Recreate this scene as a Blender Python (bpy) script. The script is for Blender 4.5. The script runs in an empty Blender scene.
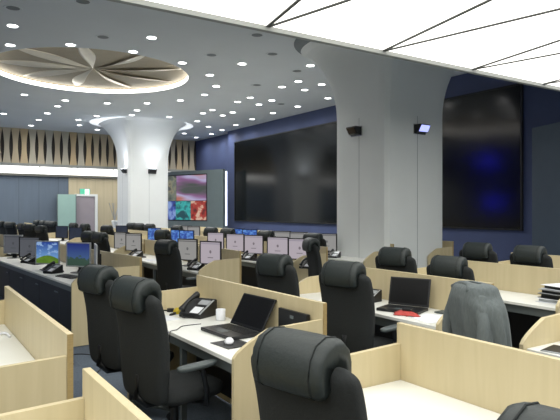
import bpy, bmesh, math, random
from mathutils import Vector, Matrix
random.seed(7)
C = bpy.context.scene
COL = C.collection
PI = math.pi
R = math.radians

# ------------------------------------------------------------------ camera
CH = 1.6
FX, FY = 0.549, 0.836
cam = bpy.data.objects.new('camera', bpy.data.cameras.new('camera'))
COL.objects.link(cam)
cam.location = (0, 0, CH)
cam.rotation_euler = (R(90), 0, -math.atan2(FX, FY))
cam.data.lens = 570 / 560 * 36
cam.data.sensor_width = 36
cam.data.clip_end = 200
C.camera = cam

def ray(px):
    t = (px - 280) / 570
    return (FX + FY * t, FY - FX * t)
def at(px, d):
    a, b = ray(px)
    return (a * d, b * d)
def atz(px, py, z):
    d = 570 * (CH - z) / (py - 210)
    return at(px, d)

# ------------------------------------------------------------------ materials
def lin(h):
    h = h.lstrip('#')
    out = []
    for i in (0, 2, 4):
        c = int(h[i:i+2], 16) / 255
        out.append(c / 12.92 if c <= .04045 else ((c + .055) / 1.055) ** 2.4)
    return tuple(out) + (1,)

def mat(name, col, rough=.6, metal=0, noise=0, scale=8, stretch=(1, 1, 1), bump=0, spec=.5, coord='Object'):
    m = bpy.data.materials.new(name); m.use_nodes = True
    nt = m.node_tree; b = nt.nodes['Principled BSDF']
    c = lin(col) if isinstance(col, str) else col
    b.inputs['Base Color'].default_value = c
    b.inputs['Roughness'].default_value = rough
    b.inputs['Metallic'].default_value = metal
    b.inputs['Specular IOR Level'].default_value = spec
    if noise or bump:
        tc = nt.nodes.new('ShaderNodeTexCoord'); mp = nt.nodes.new('ShaderNodeMapping')
        mp.inputs['Scale'].default_value = stretch
        nz = nt.nodes.new('ShaderNodeTexNoise'); nz.inputs['Scale'].default_value = scale
        nz.inputs['Detail'].default_value = 5
        nt.links.new(tc.outputs[coord], mp.inputs['Vector']); nt.links.new(mp.outputs[0], nz.inputs['Vector'])
        if noise:
            rp = nt.nodes.new('ShaderNodeValToRGB')
            rp.color_ramp.elements[0].position = .3; rp.color_ramp.elements[1].position = .7
            rp.color_ramp.elements[0].color = tuple(x * (1 - noise) for x in c[:3]) + (1,)
            rp.color_ramp.elements[1].color = tuple(min(1, x * (1 + noise)) for x in c[:3]) + (1,)
            nt.links.new(nz.outputs['Fac'], rp.inputs[0]); nt.links.new(rp.outputs[0], b.inputs['Base Color'])
        if bump:
            bp = nt.nodes.new('ShaderNodeBump'); bp.inputs['Strength'].default_value = bump
            bp.inputs['Distance'].default_value = .01
            nt.links.new(nz.outputs['Fac'], bp.inputs['Height']); nt.links.new(bp.outputs[0], b.inputs['Normal'])
    return m

def emit(name, col, strength, base='#101010'):
    m = bpy.data.materials.new(name); m.use_nodes = True
    b = m.node_tree.nodes['Principled BSDF']
    b.inputs['Base Color'].default_value = lin(base)
    b.inputs['Emission Color'].default_value = lin(col)
    b.inputs['Emission Strength'].default_value = strength
    b.inputs['Roughness'].default_value = .4
    return m

def wood_mat(name, light, dark, scale=3, stretch=(6, 6, .5)):
    m = bpy.data.materials.new(name); m.use_nodes = True
    nt = m.node_tree; b = nt.nodes['Principled BSDF']
    b.inputs['Roughness'].default_value = .45
    tc = nt.nodes.new('ShaderNodeTexCoord'); mp = nt.nodes.new('ShaderNodeMapping')
    mp.inputs['Scale'].default_value = stretch
    nz = nt.nodes.new('ShaderNodeTexNoise'); nz.inputs['Scale'].default_value = scale
    nz.inputs['Detail'].default_value = 8; nz.inputs['Distortion'].default_value = .6
    rp = nt.nodes.new('ShaderNodeValToRGB')
    rp.color_ramp.elements[0].position = .32; rp.color_ramp.elements[1].position = .66
    rp.color_ramp.elements[0].color = lin(dark); rp.color_ramp.elements[1].color = lin(light)
    nt.links.new(tc.outputs['Object'], mp.inputs['Vector']); nt.links.new(mp.outputs[0], nz.inputs['Vector'])
    nt.links.new(nz.outputs['Fac'], rp.inputs[0]); nt.links.new(rp.outputs[0], b.inputs['Base Color'])
    return m

M = {}
M['birch'] = wood_mat('birch', '#cabc98', '#c3b590')
M['birch_edge'] = mat('birch_edge', '#a08a5c', .5, noise=.12, scale=40, stretch=(1, 1, 6))
M['white_top'] = mat('white_laminate', '#e6e7e1', .35, noise=.02, scale=3)
M['steel'] = mat('grey_steel', '#6c7476', .4, .3, noise=.04, scale=12)
M['dark_panel'] = mat('dark_laminate', '#191b1d', .45, noise=.06, scale=6)
M['leather'] = mat('black_leatherette', '#252c2c', .5, noise=.08, scale=60, bump=.15)
M['leather2'] = mat('black_seat_fabric', '#1b1f20', .85, noise=.12, scale=90, bump=.2)
M['plastic'] = mat('black_plastic', '#15171a', .4, noise=.05, scale=30)
M['greyplastic'] = mat('grey_plastic', '#4c5455', .45, noise=.05, scale=30)
M['silver'] = mat('silver_plastic', '#a9adb0', .35, .2, noise=.03, scale=20)
M['chrome'] = mat('chrome', '#c8c8c8', .15, 1, noise=.02, scale=20)
M['paper'] = mat('paper', '#e2e5ea', .8, noise=.03, scale=20)
M['ceiling'] = mat('ceiling_paint', '#dfe4e7', .85, noise=.02, scale=1)
M['column'] = mat('column_panel', '#e2e6e5', .5, noise=.015, scale=2)
M['navy'] = mat('navy_wall', '#48547a', .6, noise=.05, scale=2)
M['slate'] = mat('slate_acoustic_wall', '#66727f', .85, noise=.04, scale=60)
M['graypanel'] = mat('grey_metal_panel', '#6f7c7e', .5, .2, noise=.03, scale=5)
M['bluepanel'] = mat('blue_grey_panel', '#4b5a6b', .6, noise=.03, scale=5)
M['carpet'] = mat('blue_grey_carpet', '#6a7684', .95, noise=.18, scale=60, bump=.3)
M['wallpaint'] = mat('plain_wall_paint', '#a8aaa6', .8, noise=.02, scale=2)
M['medallion'] = mat('taupe_disc', '#a89e8a', .6, 0, noise=.05, scale=4)
M['petal'] = mat('satin_petal', '#e6dfd0', .3, .35, noise=.03, scale=6)
M['glow'] = emit('cove_glow', '#fffaf0', 5, '#ffffff')
M['lum'] = emit('luminous_panel', '#fffdf6', 2.1, '#ffffff')
M['lens'] = emit('downlight_lens', '#ffffff', 9, '#ffffff')
M['slatdark'] = mat('dark_backing', '#3c3733', .8, noise=.06, scale=4)
M['mullion'] = mat('mullion', '#5f605c', .5, .3, noise=.03, scale=9)
M['screenblack'] = mat('black_glass_screen', '#0b0e10', .14, noise=.1, scale=.6, spec=.5)
M['vent'] = mat('vent_grey', '#7f8689', .6, noise=.05, scale=20)
M['mauve'] = mat('mauve_door', '#9a9299', .6, noise=.04, scale=3)
M['frost'] = mat('frosted_glass', '#9dbdb6', .3, noise=.03, scale=3)
M['red'] = mat('red_cloth', '#b2403a', .7, noise=.15, scale=30)
M['yellow'] = mat('yellow_plastic', '#b9a22c', .5, noise=.08, scale=30)
M['jacket'] = mat('grey_knit', '#5f6667', .95, noise=.12, scale=70, stretch=(1, 1, .3), bump=.3)
M['blacklcd'] = mat('dark_lcd', '#07080a', .45, noise=.05, scale=3, spec=.25)

# slat boards: tint changes from board to board
def slat_mat():
    m = bpy.data.materials.new('slat_wood'); m.use_nodes = True
    nt = m.node_tree; b = nt.nodes['Principled BSDF']; b.inputs['Roughness'].default_value = .5
    tc = nt.nodes.new('ShaderNodeTexCoord'); sp = nt.nodes.new('ShaderNodeSeparateXYZ')
    mu = nt.nodes.new('ShaderNodeMath'); mu.operation = 'DIVIDE'; mu.inputs[1].default_value = .307
    fl = nt.nodes.new('ShaderNodeMath'); fl.operation = 'FLOOR'
    wn = nt.nodes.new('ShaderNodeTexWhiteNoise'); wn.noise_dimensions = '1D'
    rp = nt.nodes.new('ShaderNodeValToRGB')
    rp.color_ramp.elements[0].color = lin('#cfb78e'); rp.color_ramp.elements[1].color = lin('#c6c2b2')
    nt.links.new(tc.outputs['Object'], sp.inputs[0]); nt.links.new(sp.outputs[0], mu.inputs[0])
    nt.links.new(mu.outputs[0], fl.inputs[0]); nt.links.new(fl.outputs[0], wn.inputs['W'])
    nt.links.new(wn.outputs['Value'], rp.inputs[0]); nt.links.new(rp.outputs[0], b.inputs['Base Color'])
    return m
M['slat'] = slat_mat()

# vertical panel joints on a wall
def panel_wall(name, col, pitch, axis=0, noise=.05):
    m = mat(name, col, .6, noise=noise, scale=2, stretch=(4, 4, .4))
    nt = m.node_tree; b = nt.nodes['Principled BSDF']
    src = b.inputs['Base Color'].links[0].from_socket
    tc = nt.nodes.new('ShaderNodeTexCoord'); sp = nt.nodes.new('ShaderNodeSeparateXYZ')
    dv = nt.nodes.new('ShaderNodeMath'); dv.operation = 'DIVIDE'; dv.inputs[1].default_value = pitch
    fr = nt.nodes.new('ShaderNodeMath'); fr.operation = 'FRACT'
    lt = nt.nodes.new('ShaderNodeMath'); lt.operation = 'LESS_THAN'; lt.inputs[1].default_value = .035
    mx = nt.nodes.new('ShaderNodeMix'); mx.data_type = 'RGBA'
    mx.inputs[7].default_value = tuple(x * .72 for x in lin(col)[:3]) + (1,)
    nt.links.new(tc.outputs['Object'], sp.inputs[0]); nt.links.new(sp.outputs[axis], dv.inputs[0])
    nt.links.new(dv.outputs[0], fr.inputs[0]); nt.links.new(fr.outputs[0], lt.inputs[0])
    nt.links.new(lt.outputs[0], mx.inputs[0]); nt.links.new(src, mx.inputs[6])
    nt.links.new(mx.outputs[2], b.inputs['Base Color'])
    return m
M['slatewall'] = panel_wall('slate_panel_wall', '#5f6c7c', .9)
M['woodwall'] = panel_wall('wood_panel_wall', '#bfb396', .45)

def carpet_tiles():
    m = M['carpet']; nt = m.node_tree; b = nt.nodes['Principled BSDF']
    src = b.inputs['Base Color'].links[0].from_socket
    tc = nt.nodes.new('ShaderNodeTexCoord'); br = nt.nodes.new('ShaderNodeTexChecker')
    br.inputs['Scale'].default_value = 2
    br.inputs['Color1'].default_value = (1, 1, 1, 1); br.inputs['Color2'].default_value = (.88, .88, .9, 1)
    mx = nt.nodes.new('ShaderNodeMix'); mx.data_type = 'RGBA'; mx.blend_type = 'MULTIPLY'; mx.inputs[0].default_value = 1
    nt.links.new(tc.outputs['Object'], br.inputs[0]); nt.links.new(src, mx.inputs[6]); nt.links.new(br.outputs[0], mx.inputs[7])
    nt.links.new(mx.outputs[2], b.inputs['Base Color'])
carpet_tiles()

# screens: colour from Generated coordinates of a thin panel (Y across, Z up)
def screen_mat(name, kind, strength=.7):
    m = bpy.data.materials.new(name); m.use_nodes = True
    nt = m.node_tree; b = nt.nodes['Principled BSDF']
    b.inputs['Base Color'].default_value = (.02, .02, .02, 1); b.inputs['Roughness'].default_value = .3
    N = nt.nodes.new; L = nt.links.new
    tc = N('ShaderNodeTexCoord'); sp = N('ShaderNodeSeparateXYZ'); L(tc.outputs['Generated'], sp.inputs[0])
    def math_(op, a, bb):
        n = N('ShaderNodeMath'); n.operation = op
        for i, v in enumerate((a, bb)):
            if v is None: continue
            if isinstance(v, (int, float)): n.inputs[i].default_value = v
            else: L(v, n.inputs[i])
        return n.outputs[0]
    def mix(f, a, bb):
        n = N('ShaderNodeMix'); n.data_type = 'RGBA'; L(f, n.inputs[0])
        for i, v in ((6, a), (7, bb)):
            if isinstance(v, str): n.inputs[i].default_value = lin(v)
            else: L(v, n.inputs[i])
        return n.outputs[2]
    nz = N('ShaderNodeTexNoise'); nz.inputs['Scale'].default_value = 4; nz.inputs['Detail'].default_value = 3
    mp = N('ShaderNodeMapping'); L(tc.outputs['Generated'], mp.inputs[0])
    mp.inputs['Scale'].default_value = (0, 1, 1.6); L(mp.outputs[0], nz.inputs['Vector'])
    Y, Z = sp.outputs[1], sp.outputs[2]
    if kind == 'field':
        rp = N('ShaderNodeValToRGB'); L(Z, rp.inputs[0])
        rp.color_ramp.elements[0].color = lin('#6f9fd8'); rp.color_ramp.elements[1].color = lin('#1b3f9c')
        rp.color_ramp.elements[0].position = .35
        cl = math_('GREATER_THAN', nz.outputs['Fac'], .55)
        sky = mix(cl, rp.outputs[0], '#9dbde8')
        h = math_('ADD', math_('MULTIPLY', math_('SINE', math_('MULTIPLY', Y, 3.2), None), .16), .2)
        g = math_('LESS_THAN', Z, h)
        gr = mix(nz.outputs['Fac'], '#3a5f16', '#78a030')
        col = mix(g, sky, gr)
    elif kind == 'city':
        rp = N('ShaderNodeValToRGB'); L(Z, rp.inputs[0])
        rp.color_ramp.elements[0].color = lin('#5b7fae'); rp.color_ramp.elements[1].color = lin('#1c2f8c')
        g = math_('LESS_THAN', Z, math_('MULTIPLY', nz.outputs['Fac'], .75))
        col = mix(g, rp.outputs[0], '#3d5a4c')
    elif kind == 'blue':
        rp = N('ShaderNodeValToRGB'); L(nz.outputs['Fac'], rp.inputs[0])
        rp.color_ramp.elements[0].position = .4; rp.color_ramp.elements[1].position = .66
        rp.color_ramp.elements[0].color = lin('#1a48a8'); rp.color_ramp.elements[1].color = lin('#6fa4ea')
        col = rp.outputs[0]
    elif kind == 'navy':
        rp = N('ShaderNodeValToRGB'); L(nz.outputs['Fac'], rp.inputs[0])
        rp.color_ramp.elements[0].color = lin('#1a2438'); rp.color_ramp.elements[1].color = lin('#3a4a68')
        col = rp.outputs[0]
    else:
        base = {'white': '#d3c8d2', 'pale': '#b9b8b6', 'dim': '#6d7078'}[kind]
        dark = {'white': '#8a8088', 'pale': '#77767a', 'dim': '#4c5058'}[kind]
        dy = math_('SUBTRACT', Y, .5); dz = math_('SUBTRACT', Z, .55)
        rr = math_('ADD', math_('MULTIPLY', math_('MULTIPLY', dy, dy), 2), math_('MULTIPLY', dz, dz))
        g = math_('LESS_THAN', rr, .006)
        col = mix(g, base, dark)
        g2 = math_('LESS_THAN', math_('ABSOLUTE', math_('SUBTRACT', Z, .28), None), .02)
        g3 = math_('LESS_THAN', math_('ABSOLUTE', dy, None), .14)
        col = mix(math_('MULTIPLY', g2, g3), col, dark)
        g4 = math_('LESS_THAN', math_('ABSOLUTE', math_('SUBTRACT', Z, .93), None), .025)
        col = mix(g4, col, dark if kind != 'white' else '#b0a8b8')
    L(col, b.inputs['Emission Color'])
    b.inputs['Emission Strength'].default_value = strength
    return m
for k, s in (('field', .75), ('city', .6), ('blue', .8), ('navy', .5), ('white', .62), ('pale', .55), ('dim', .55)):
    M['s_' + k] = screen_mat('screen_' + k, k, s)

def picture_mat(name, kind):
    m = bpy.data.materials.new(name); m.use_nodes = True
    nt = m.node_tree; b = nt.nodes['Principled BSDF']
    b.inputs['Base Color'].default_value = (.02, .02, .02, 1); b.inputs['Roughness'].default_value = .3
    N = nt.nodes.new; L = nt.links.new
    tc = N('ShaderNodeTexCoord')
    nz = N('ShaderNodeTexNoise'); nz.inputs['Detail'].default_value = 3
    mp = N('ShaderNodeMapping'); L(tc.outputs['Object'], mp.inputs[0]); L(mp.outputs[0], nz.inputs[0])
    rp = N('ShaderNodeValToRGB'); cr = rp.color_ramp
    def ramp(stops):
        while len(cr.elements) < len(stops): cr.elements.new(.5)
        for e, (p, c) in zip(cr.elements, stops): e.position = p; e.color = lin(c)
    if kind == 'sweep':
        mp.inputs['Rotation'].default_value = (.35, 0, 0); mp.inputs['Scale'].default_value = (.01, .15, .7)
        nz.inputs['Scale'].default_value = 1.6
        ramp([(.25, '#4c3a50'), (.38, '#3f4a44'), (.46, '#8a5a8a'), (.52, '#b8b2d8'), (.6, '#b86a58'), (.7, '#7a3f3c')])
    elif kind == 'teal':
        nz.inputs['Scale'].default_value = 3.2
        ramp([(.35, '#155e66'), (.45, '#1f9a98'), (.52, '#3cb8b4'), (.62, '#0d4a54')])
    elif kind == 'red':
        nz.inputs['Scale'].default_value = 4
        ramp([(.35, '#5a1414'), (.46, '#a02820'), (.54, '#b83a2c'), (.6, '#dcb8a0')])
    elif kind == 'bluebit':
        nz.inputs['Scale'].default_value = 3
        ramp([(.35, '#101c50'), (.5, '#2c4cae'), (.6, '#8aa4d8')])
    elif kind == 'moss':
        nz.inputs['Scale'].default_value = 2.6
        ramp([(.35, '#3c4440'), (.48, '#6c7468'), (.56, '#8c8468'), (.62, '#343c40')])
    L(nz.outputs['Fac'], rp.inputs[0]); L(rp.outputs[0], b.inputs['Emission Color'])
    b.inputs['Emission Strength'].default_value = .8
    return m

# ------------------------------------------------------------------ mesh helpers
def box(bm, x0, x1, y0, y1, z0, z1, mtx=None):
    vs = [bm.verts.new(Vector(p) if mtx is None else mtx @ Vector(p)) for p in
          ((x0, y0, z0), (x1, y0, z0), (x1, y1, z0), (x0, y1, z0), (x0, y0, z1), (x1, y0, z1), (x1, y1, z1), (x0, y1, z1))]
    for f in ((3, 2, 1, 0), (4, 5, 6, 7), (0, 1, 5, 4), (1, 2, 6, 5), (2, 3, 7, 6), (3, 0, 4, 7)):
        bm.faces.new([vs[i] for i in f])
    return bm
def loft(bm, rings, cap=True, closed=False):
    rs = [[bm.verts.new(p) for p in r] for r in rings]
    n = len(rs[0])
    for a, b in zip(rs, rs[1:] + ([rs[0]] if closed else [])):
        for i in range(n):
            j = (i + 1) % n
            bm.faces.new((a[i], a[j], b[j], b[i]))
    if cap and not closed:
        bm.faces.new(rs[0][::-1]); bm.faces.new(rs[-1])
    return bm
def tube(bm, pts, r, n=8):
    pts = [Vector(p) for p in pts]; rings = []
    for i, p in enumerate(pts):
        t = (pts[min(i + 1, len(pts) - 1)] - pts[max(i - 1, 0)]).normalized()
        u = t.cross(Vector((0, 0, 1)))
        if u.length < .05: u = t.cross(Vector((1, 0, 0)))
        u.normalize(); v = t.cross(u)
        rr = r[i] if isinstance(r, (list, tuple)) else r
        rings.append([p + (u * math.cos(2 * PI * k / n) + v * math.sin(2 * PI * k / n)) * rr for k in range(n)])
    return loft(bm, rings)
def cyl(bm, x, y, z0, z1, r0, r1=None, n=20):
    r1 = r0 if r1 is None else r1
    return loft(bm, [[(x + r * math.cos(2 * PI * k / n), y + r * math.sin(2 * PI * k / n), z) for k in range(n)] for z, r in ((z0, r0), (z1, r1))])
def prism(bm, poly, axis, a, b):
    """extrude a polygon: axis 1 -> poly is (x,z), extruded over y;  axis 0 -> (y,z) over x; axis 2 -> (x,y) over z"""
    def P(p, t):
        return (p[0], t, p[1]) if axis == 1 else ((t, p[0], p[1]) if axis == 0 else (p[0], p[1], t))
    return loft(bm, [[P(p, a) for p in poly], [P(p, b) for p in poly]])
def nb(): return bmesh.new()
def smooth_curve(keys, n):
    out = []
    for i in range(n + 1):
        t = i / n * (len(keys) - 1); k = min(int(t), len(keys) - 2); f = t - k
        p0 = keys[max(k - 1, 0)]; p1 = keys[k]; p2 = keys[k + 1]; p3 = keys[min(k + 2, len(keys) - 1)]
        out.append(tuple(.5 * (2 * b + (c - a) * f + (2 * a - 5 * b + 4 * c - d) * f * f + (3 * b - a - 3 * c + d) * f ** 3)
                         for a, b, c, d in zip(p0, p1, p2, p3)))
    return out
def obj(name, bm, m, parent=None, smooth=False, bevel=0, loc=None, rz=0, auto=None):
    bmesh.ops.recalc_face_normals(bm, faces=bm.faces)
    me = bpy.data.meshes.new(name); bm.to_mesh(me); bm.free()
    for p in me.polygons: p.use_smooth = smooth
    me.materials.append(m)
    o = bpy.data.objects.new(name, me); COL.objects.link(o)
    if parent: o.parent = parent
    if loc: o.location = loc
    if rz: o.rotation_euler.z = rz
    if bevel:
        bv = o.modifiers.new('bevel', 'BEVEL'); bv.width = bevel; bv.segments = 2; bv.limit_method = 'ANGLE'
    return o
def tag(o, label, cat, group=None, kind=None):
    if label: o['label'] = label
    if cat: o['category'] = cat
    if group: o['group'] = group
    if kind: o['kind'] = kind
    return o
def thing(name, label, cat, loc=(0, 0, 0), rz=0, group=None):
    o = bpy.data.objects.new(name, None); COL.objects.link(o); o.empty_display_size = .1
    o.location = loc; o.rotation_euler = (0, 0, rz)
    return tag(o, label, cat, group)
def struct(name, bm, m, parent=None, **k):
    o = obj(name, bm, m, parent, **k)
    if not parent: o['kind'] = 'structure'
    return o
def dup(root, loc, rz, label, group=None):
    def cp(o, par):
        c = o.copy(); COL.objects.link(c); c.parent = par
        for ch in list(kids[o]): cp(ch, c)
        return c
    kids = {}
    def walk(o):
        kids[o] = [x for x in ALL() if x.parent == o]
        for x in kids[o]: walk(x)
    walk(root)
    r = cp(root, None); r.location = loc; r.rotation_euler = (0, 0, rz); r['label'] = label
    if group: r['group'] = group
    return r
def ALL(): return list(bpy.data.objects)

# ------------------------------------------------------------------ room shell
HC, LC = 4.75, 3.35            # hall ceiling, low luminous ceiling
XL, XR, YN, YF, YB, YS = -7.0, 10.8, 4.62, 23.9, 29.6, -4.0
XW, YW = 11.12, 20.28        # beyond YW the right wall steps back to XW
struct('floor', box(nb(), XL, XW, YS, YB, -.1, 0), M['carpet'])
struct('wall_right', box(nb(), XR, XW + .15, YS, YW, 0, HC), M['navy'])
struct('wall_right', box(nb(), XW, XW + .15, YW, YB, 0, HC), M['navy'])
struct('wall_left', box(nb(), XL - .15, XL, YS, YB, 0, HC), M['wallpaint'])
struct('wall_front', box(nb(), XL, XR, YS - .15, YS, 0, HC), M['wallpaint'])
WX = 6.8
struct('wall_back', box(nb(), XL, WX, YB, YB + .15, 0, LC), M['slatewall'])
struct('wall_back', box(nb(), WX, XW, YB - .02, YB + .15, 0, LC), M['woodwall'])
struct('trim_1', box(nb(), XL, XW - .01, YB - .22, YB - .02, LC - .12, LC - .02), M['mullion'])
# hall ceiling with a round hole
CX, CY = at(93, 13.2); RR = 2.18
bm = nb(); n = 96
inner = [bm.verts.new((CX + RR * math.cos(2 * PI * k / n), CY + RR * math.sin(2 * PI * k / n), HC)) for k in range(n)]
def edge_pt(a):
    dx, dy = math.cos(a), math.sin(a); ts = []
    if dx > 1e-9: ts.append((XW - CX) / dx)
    if dx < -1e-9: ts.append((XL - CX) / dx)
    if dy > 1e-9: ts.append((YF - CY) / dy)
    if dy < -1e-9: ts.append((YN - CY) / dy)
    t = min(x for x in ts if x > 0); return (CX + dx * t, CY + dy * t, HC)
outer = [bm.verts.new(edge_pt(2 * PI * k / n)) for k in range(n)]
for k in range(n):
    j = (k + 1) % n; bm.faces.new((inner[k], inner[j], outer[j], outer[k]))
# corner fillers
for cx_, cy_ in ((XL, YN), (XW, YN), (XW, YF), (XL, YF)):
    a = math.atan2(cy_ - CY, cx_ - CX) % (2 * PI); k = int(a / (2 * PI / n)); j = (k + 1) % n
    bm.faces.new((outer[k], outer[j], bm.verts.new((cx_, cy_, HC))))
struct('ceiling', bm, M['ceiling'])
# high wall faces above the low ceilings
struct('wall_fascia', box(nb(), XL, XR, YN - .05, YN - .02, LC + .06, HC), M['ceiling'])
struct('wall_fascia', box(nb(), XL, XW, YF + .05, YF + .1, LC + .01, HC), M['slatdark'])
# hourglass boards
bm = nb(); pitch = .307; k0 = int(XL / pitch); x = k0 * pitch
while x + pitch < XW + .2:
    prof = []
    m_ = 12
    for i in range(m_ + 1):
        t = i / m_; z = LC + .03 + (HC - LC - .03) * t
        prof.append((z, .150 - .066 * math.sin(PI * t) ** 1.1))
    xc = x + pitch / 2
    poly = [(xc - w, z) for z, w in prof] + [(xc + w, z) for z, w in prof[::-1]]
    if xc - .15 > XL and xc + .15 < XW + .1: prism(bm, poly, 1, YF, YF + .045)
    x += pitch
tag(obj('slat_panel', bm, M['slat']), None, None, kind='structure')

# luminous low ceilings with a zigzag of thin joints
def luminous(y0, y1, yedge, label, sgn, XR=XR):
    t = thing('luminous_ceiling', label, 'ceiling light', ((XL + XR) / 2, (y0 + y1) / 2, LC), 0, 'luminous ceilings')
    ox, oy = (XL + XR) / 2, (y0 + y1) / 2
    obj('light_panel', box(nb(), XL + .02 - ox, XR - .02 - ox, y0 - oy, y1 - oy, 0, .05), M['lum'], t)
    obj('edge_trim', box(nb(), XL + .02 - ox, XR - .02 - ox, (yedge - oy) - .03, (yedge - oy) + .03, -.045, .06), M['wallpaint'], t)
    kk = -6
    ap = yedge + sgn * 3.75
    while True:
        xa = 2.88 + 1.5 * kk; kk += 1
        if xa < XL + .8: continue
        if xa > XR - .8: break
        for s in (-1, 1):
            a = Vector((xa - ox, yedge - oy, -.012)); b = Vector((xa + s * .75 - ox, ap - oy, -.012))
            d = (b - a).normalized(); nrm = Vector((-d.y, d.x, 0)) * .016
            bmm = nb()
            loft(bmm, [[a + nrm, a - nrm, a - nrm + Vector((0, 0, .011)), a + nrm + Vector((0, 0, .011))],
                       [b + nrm, b - nrm, b - nrm + Vector((0, 0, .011)), b + nrm + Vector((0, 0, .011))]])
            obj('joint', bmm, M['mullion'], t)
luminous(YS + .02, YN, YN, 'large white luminous ceiling panel overhead, nearest, with thin slanting joint lines', -1)
luminous(YF, YB - .03, YF, 'far luminous white strip ceiling below the wooden slat fascia', 1, XW)

# ------------------------------------------------------------------ columns
def column(x0, y0, sx, sy, label, rim):
    cx, cy = x0 + sx / 2, y0 + sy / 2
    t = thing('column', label, 'column', (cx, cy, 0), 0, 'flared square columns')
    rings = []; n = 64
    for i in range(41):
        z = HC * i / 40 if i < 20 else None
    zs = [0, 1.6, 3.0] + [3.0 + 1.745 * (i / 24) for i in range(1, 25)]
    for z in zs:
        tt = max(0, (z - 3.2) / 1.55); off = 1 - math.sqrt(max(0, 1 - min(tt, 1) ** 2.3)); ox, oy = .82 * off, 1.1 * off
        e = 14 * (1 - tt) ** .9 + 2.5 if tt < 1 else 2.5
        ring = []
        for k in range(n):
            a = 2 * PI * (k + .5) / n
            c, s = math.cos(a), math.sin(a)
            rad = 1 / (abs(c) ** e + abs(s) ** e) ** (1 / e)
            ring.append((rad * c * (sx / 2 + ox), rad * s * (sy / 2 + oy), z))
        rings.append(ring)
    bm = nb(); loft(bm, rings)
    o = obj('shaft', bm, M['column'], t, smooth=False)
    ri = []
    for z, q in ((4.735, .7), (4.735, 1.1), (4.745, 1.12), (4.745, .7)):
        ri.append([((sx / 2 + q) * math.cos(2 * PI * k / 64), (sy / 2 + q - (.14 if q > 1 else 0)) * math.sin(2 * PI * k / 64), z) for k in range(64)])
    obj('ceiling_rim', loft(nb(), ri, closed=True), rim, t)
    # panel joints
    bm = nb(); box(bm, -.004, .004, -sy / 2 - .002, -sy / 2 + .02, .02, 3.3)
    obj('panel_joint', bm, M['vent'], t)
    bm = nb(); box(bm, -sx / 2 - .002, -sx / 2 + .02, -.004, .004, .02, 3.3)
    obj('panel_joint', bm, M['vent'], t)
    return cx, cy
NX, NY = at(387, 9.9); 
column(NX, NY, 1.5, 1.46, 'large near pale square column with two wall lights and flared top', M['vent'])
FX2, FY2 = at(128.6, 20.0)
column(FX2, FY2, 1.5, 1.36, 'far white column left of the picture display, fanning out to a round top', emit('column_cove_glow', '#f4faff', .8, '#ffffff'))

def sconce(x, y, z, face, label, lit, lensm):
    """face 0: on a -X face, 1: on a -Y face"""
    t = thing('wall_light', label, 'wall light', (x, y, z), 0 if face == 0 else R(90), 'column wall lights')
    bm = nb(); prism(bm, [(-.02, -.1), (0, -.1), (0, .08), (-.02, .08)], 1, -.15, .15)
    obj('backplate', bm, M['chrome'], t)
    bm = nb(); prism(bm, [(-.02, -.09), (-.09, -.06), (-.16, .05), (-.15, .07), (-.02, .07)], 1, -.13, .13)
    obj('housing', bm, M['plastic'], t, bevel=.006)
    bm = nb()
    if lit == 'up': box(bm, -.14, -.03, -.11, .11, .071, .078)
    else: prism(bm, [(-.1, -.056), (-.165, .05), (-.168, .048), (-.106, -.06)], 1, -.11, .11)
    obj('lens', bm, lensm, t)
    if lit == 'up':
        ld = bpy.data.lights.new('sconce_lamp', 'SPOT'); ld.energy = 40; ld.spot_size = R(110); ld.spot_blend = 1; ld.color = (.85, .9, 1)
        lo = bpy.data.objects.new('lamp', ld); COL.objects.link(lo); lo.parent = t
        lo.location = (-.09, 0, .1); lo.rotation_euler = (R(180), 0, 0); ld.shadow_soft_size = .05
    return t
M['slens'] = emit('sconce_lens_blue', '#a8b0ff', 1.3, '#c0c8ff')
M['slensoff'] = mat('sconce_lens_off', '#4a4038', .12, .9, noise=.1, scale=9)
M['slenswhite'] = emit('sconce_lens_white', '#e8f0ff', 8, '#ffffff')
def onface(px, py, face, c0):   # point on the -X face (x=c0) or the -Y face (y=c0)
    a, b = ray(px); d = c0 / (a if face == 0 else b)
    return (a * d, b * d, CH - (py - 210) * d / 570)
x, y, z = onface(357, 131, 0, NX); sconce(NX - .001, y, z, 0, 'dark unlit chrome wall light on the left face of the near column', '', M['slensoff'])
x, y, z = onface(419, 129, 1, NY); sconce(x, NY - .001, z, 1, 'wall light with bluish glowing lens on the right face of the near column', '', M['slens'])
x, y, z = onface(126, 171, 0, FX2); sconce(FX2 - .001, y, z, 0, 'small uplight on the left face of the far column', 'up', M['slenswhite'])
x, y, z = onface(152, 171, 1, FY2); sconce(x, FY2 - .001, z, 1, 'wide uplight on the front face of the far column', 'up', M['slenswhite'])

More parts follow.
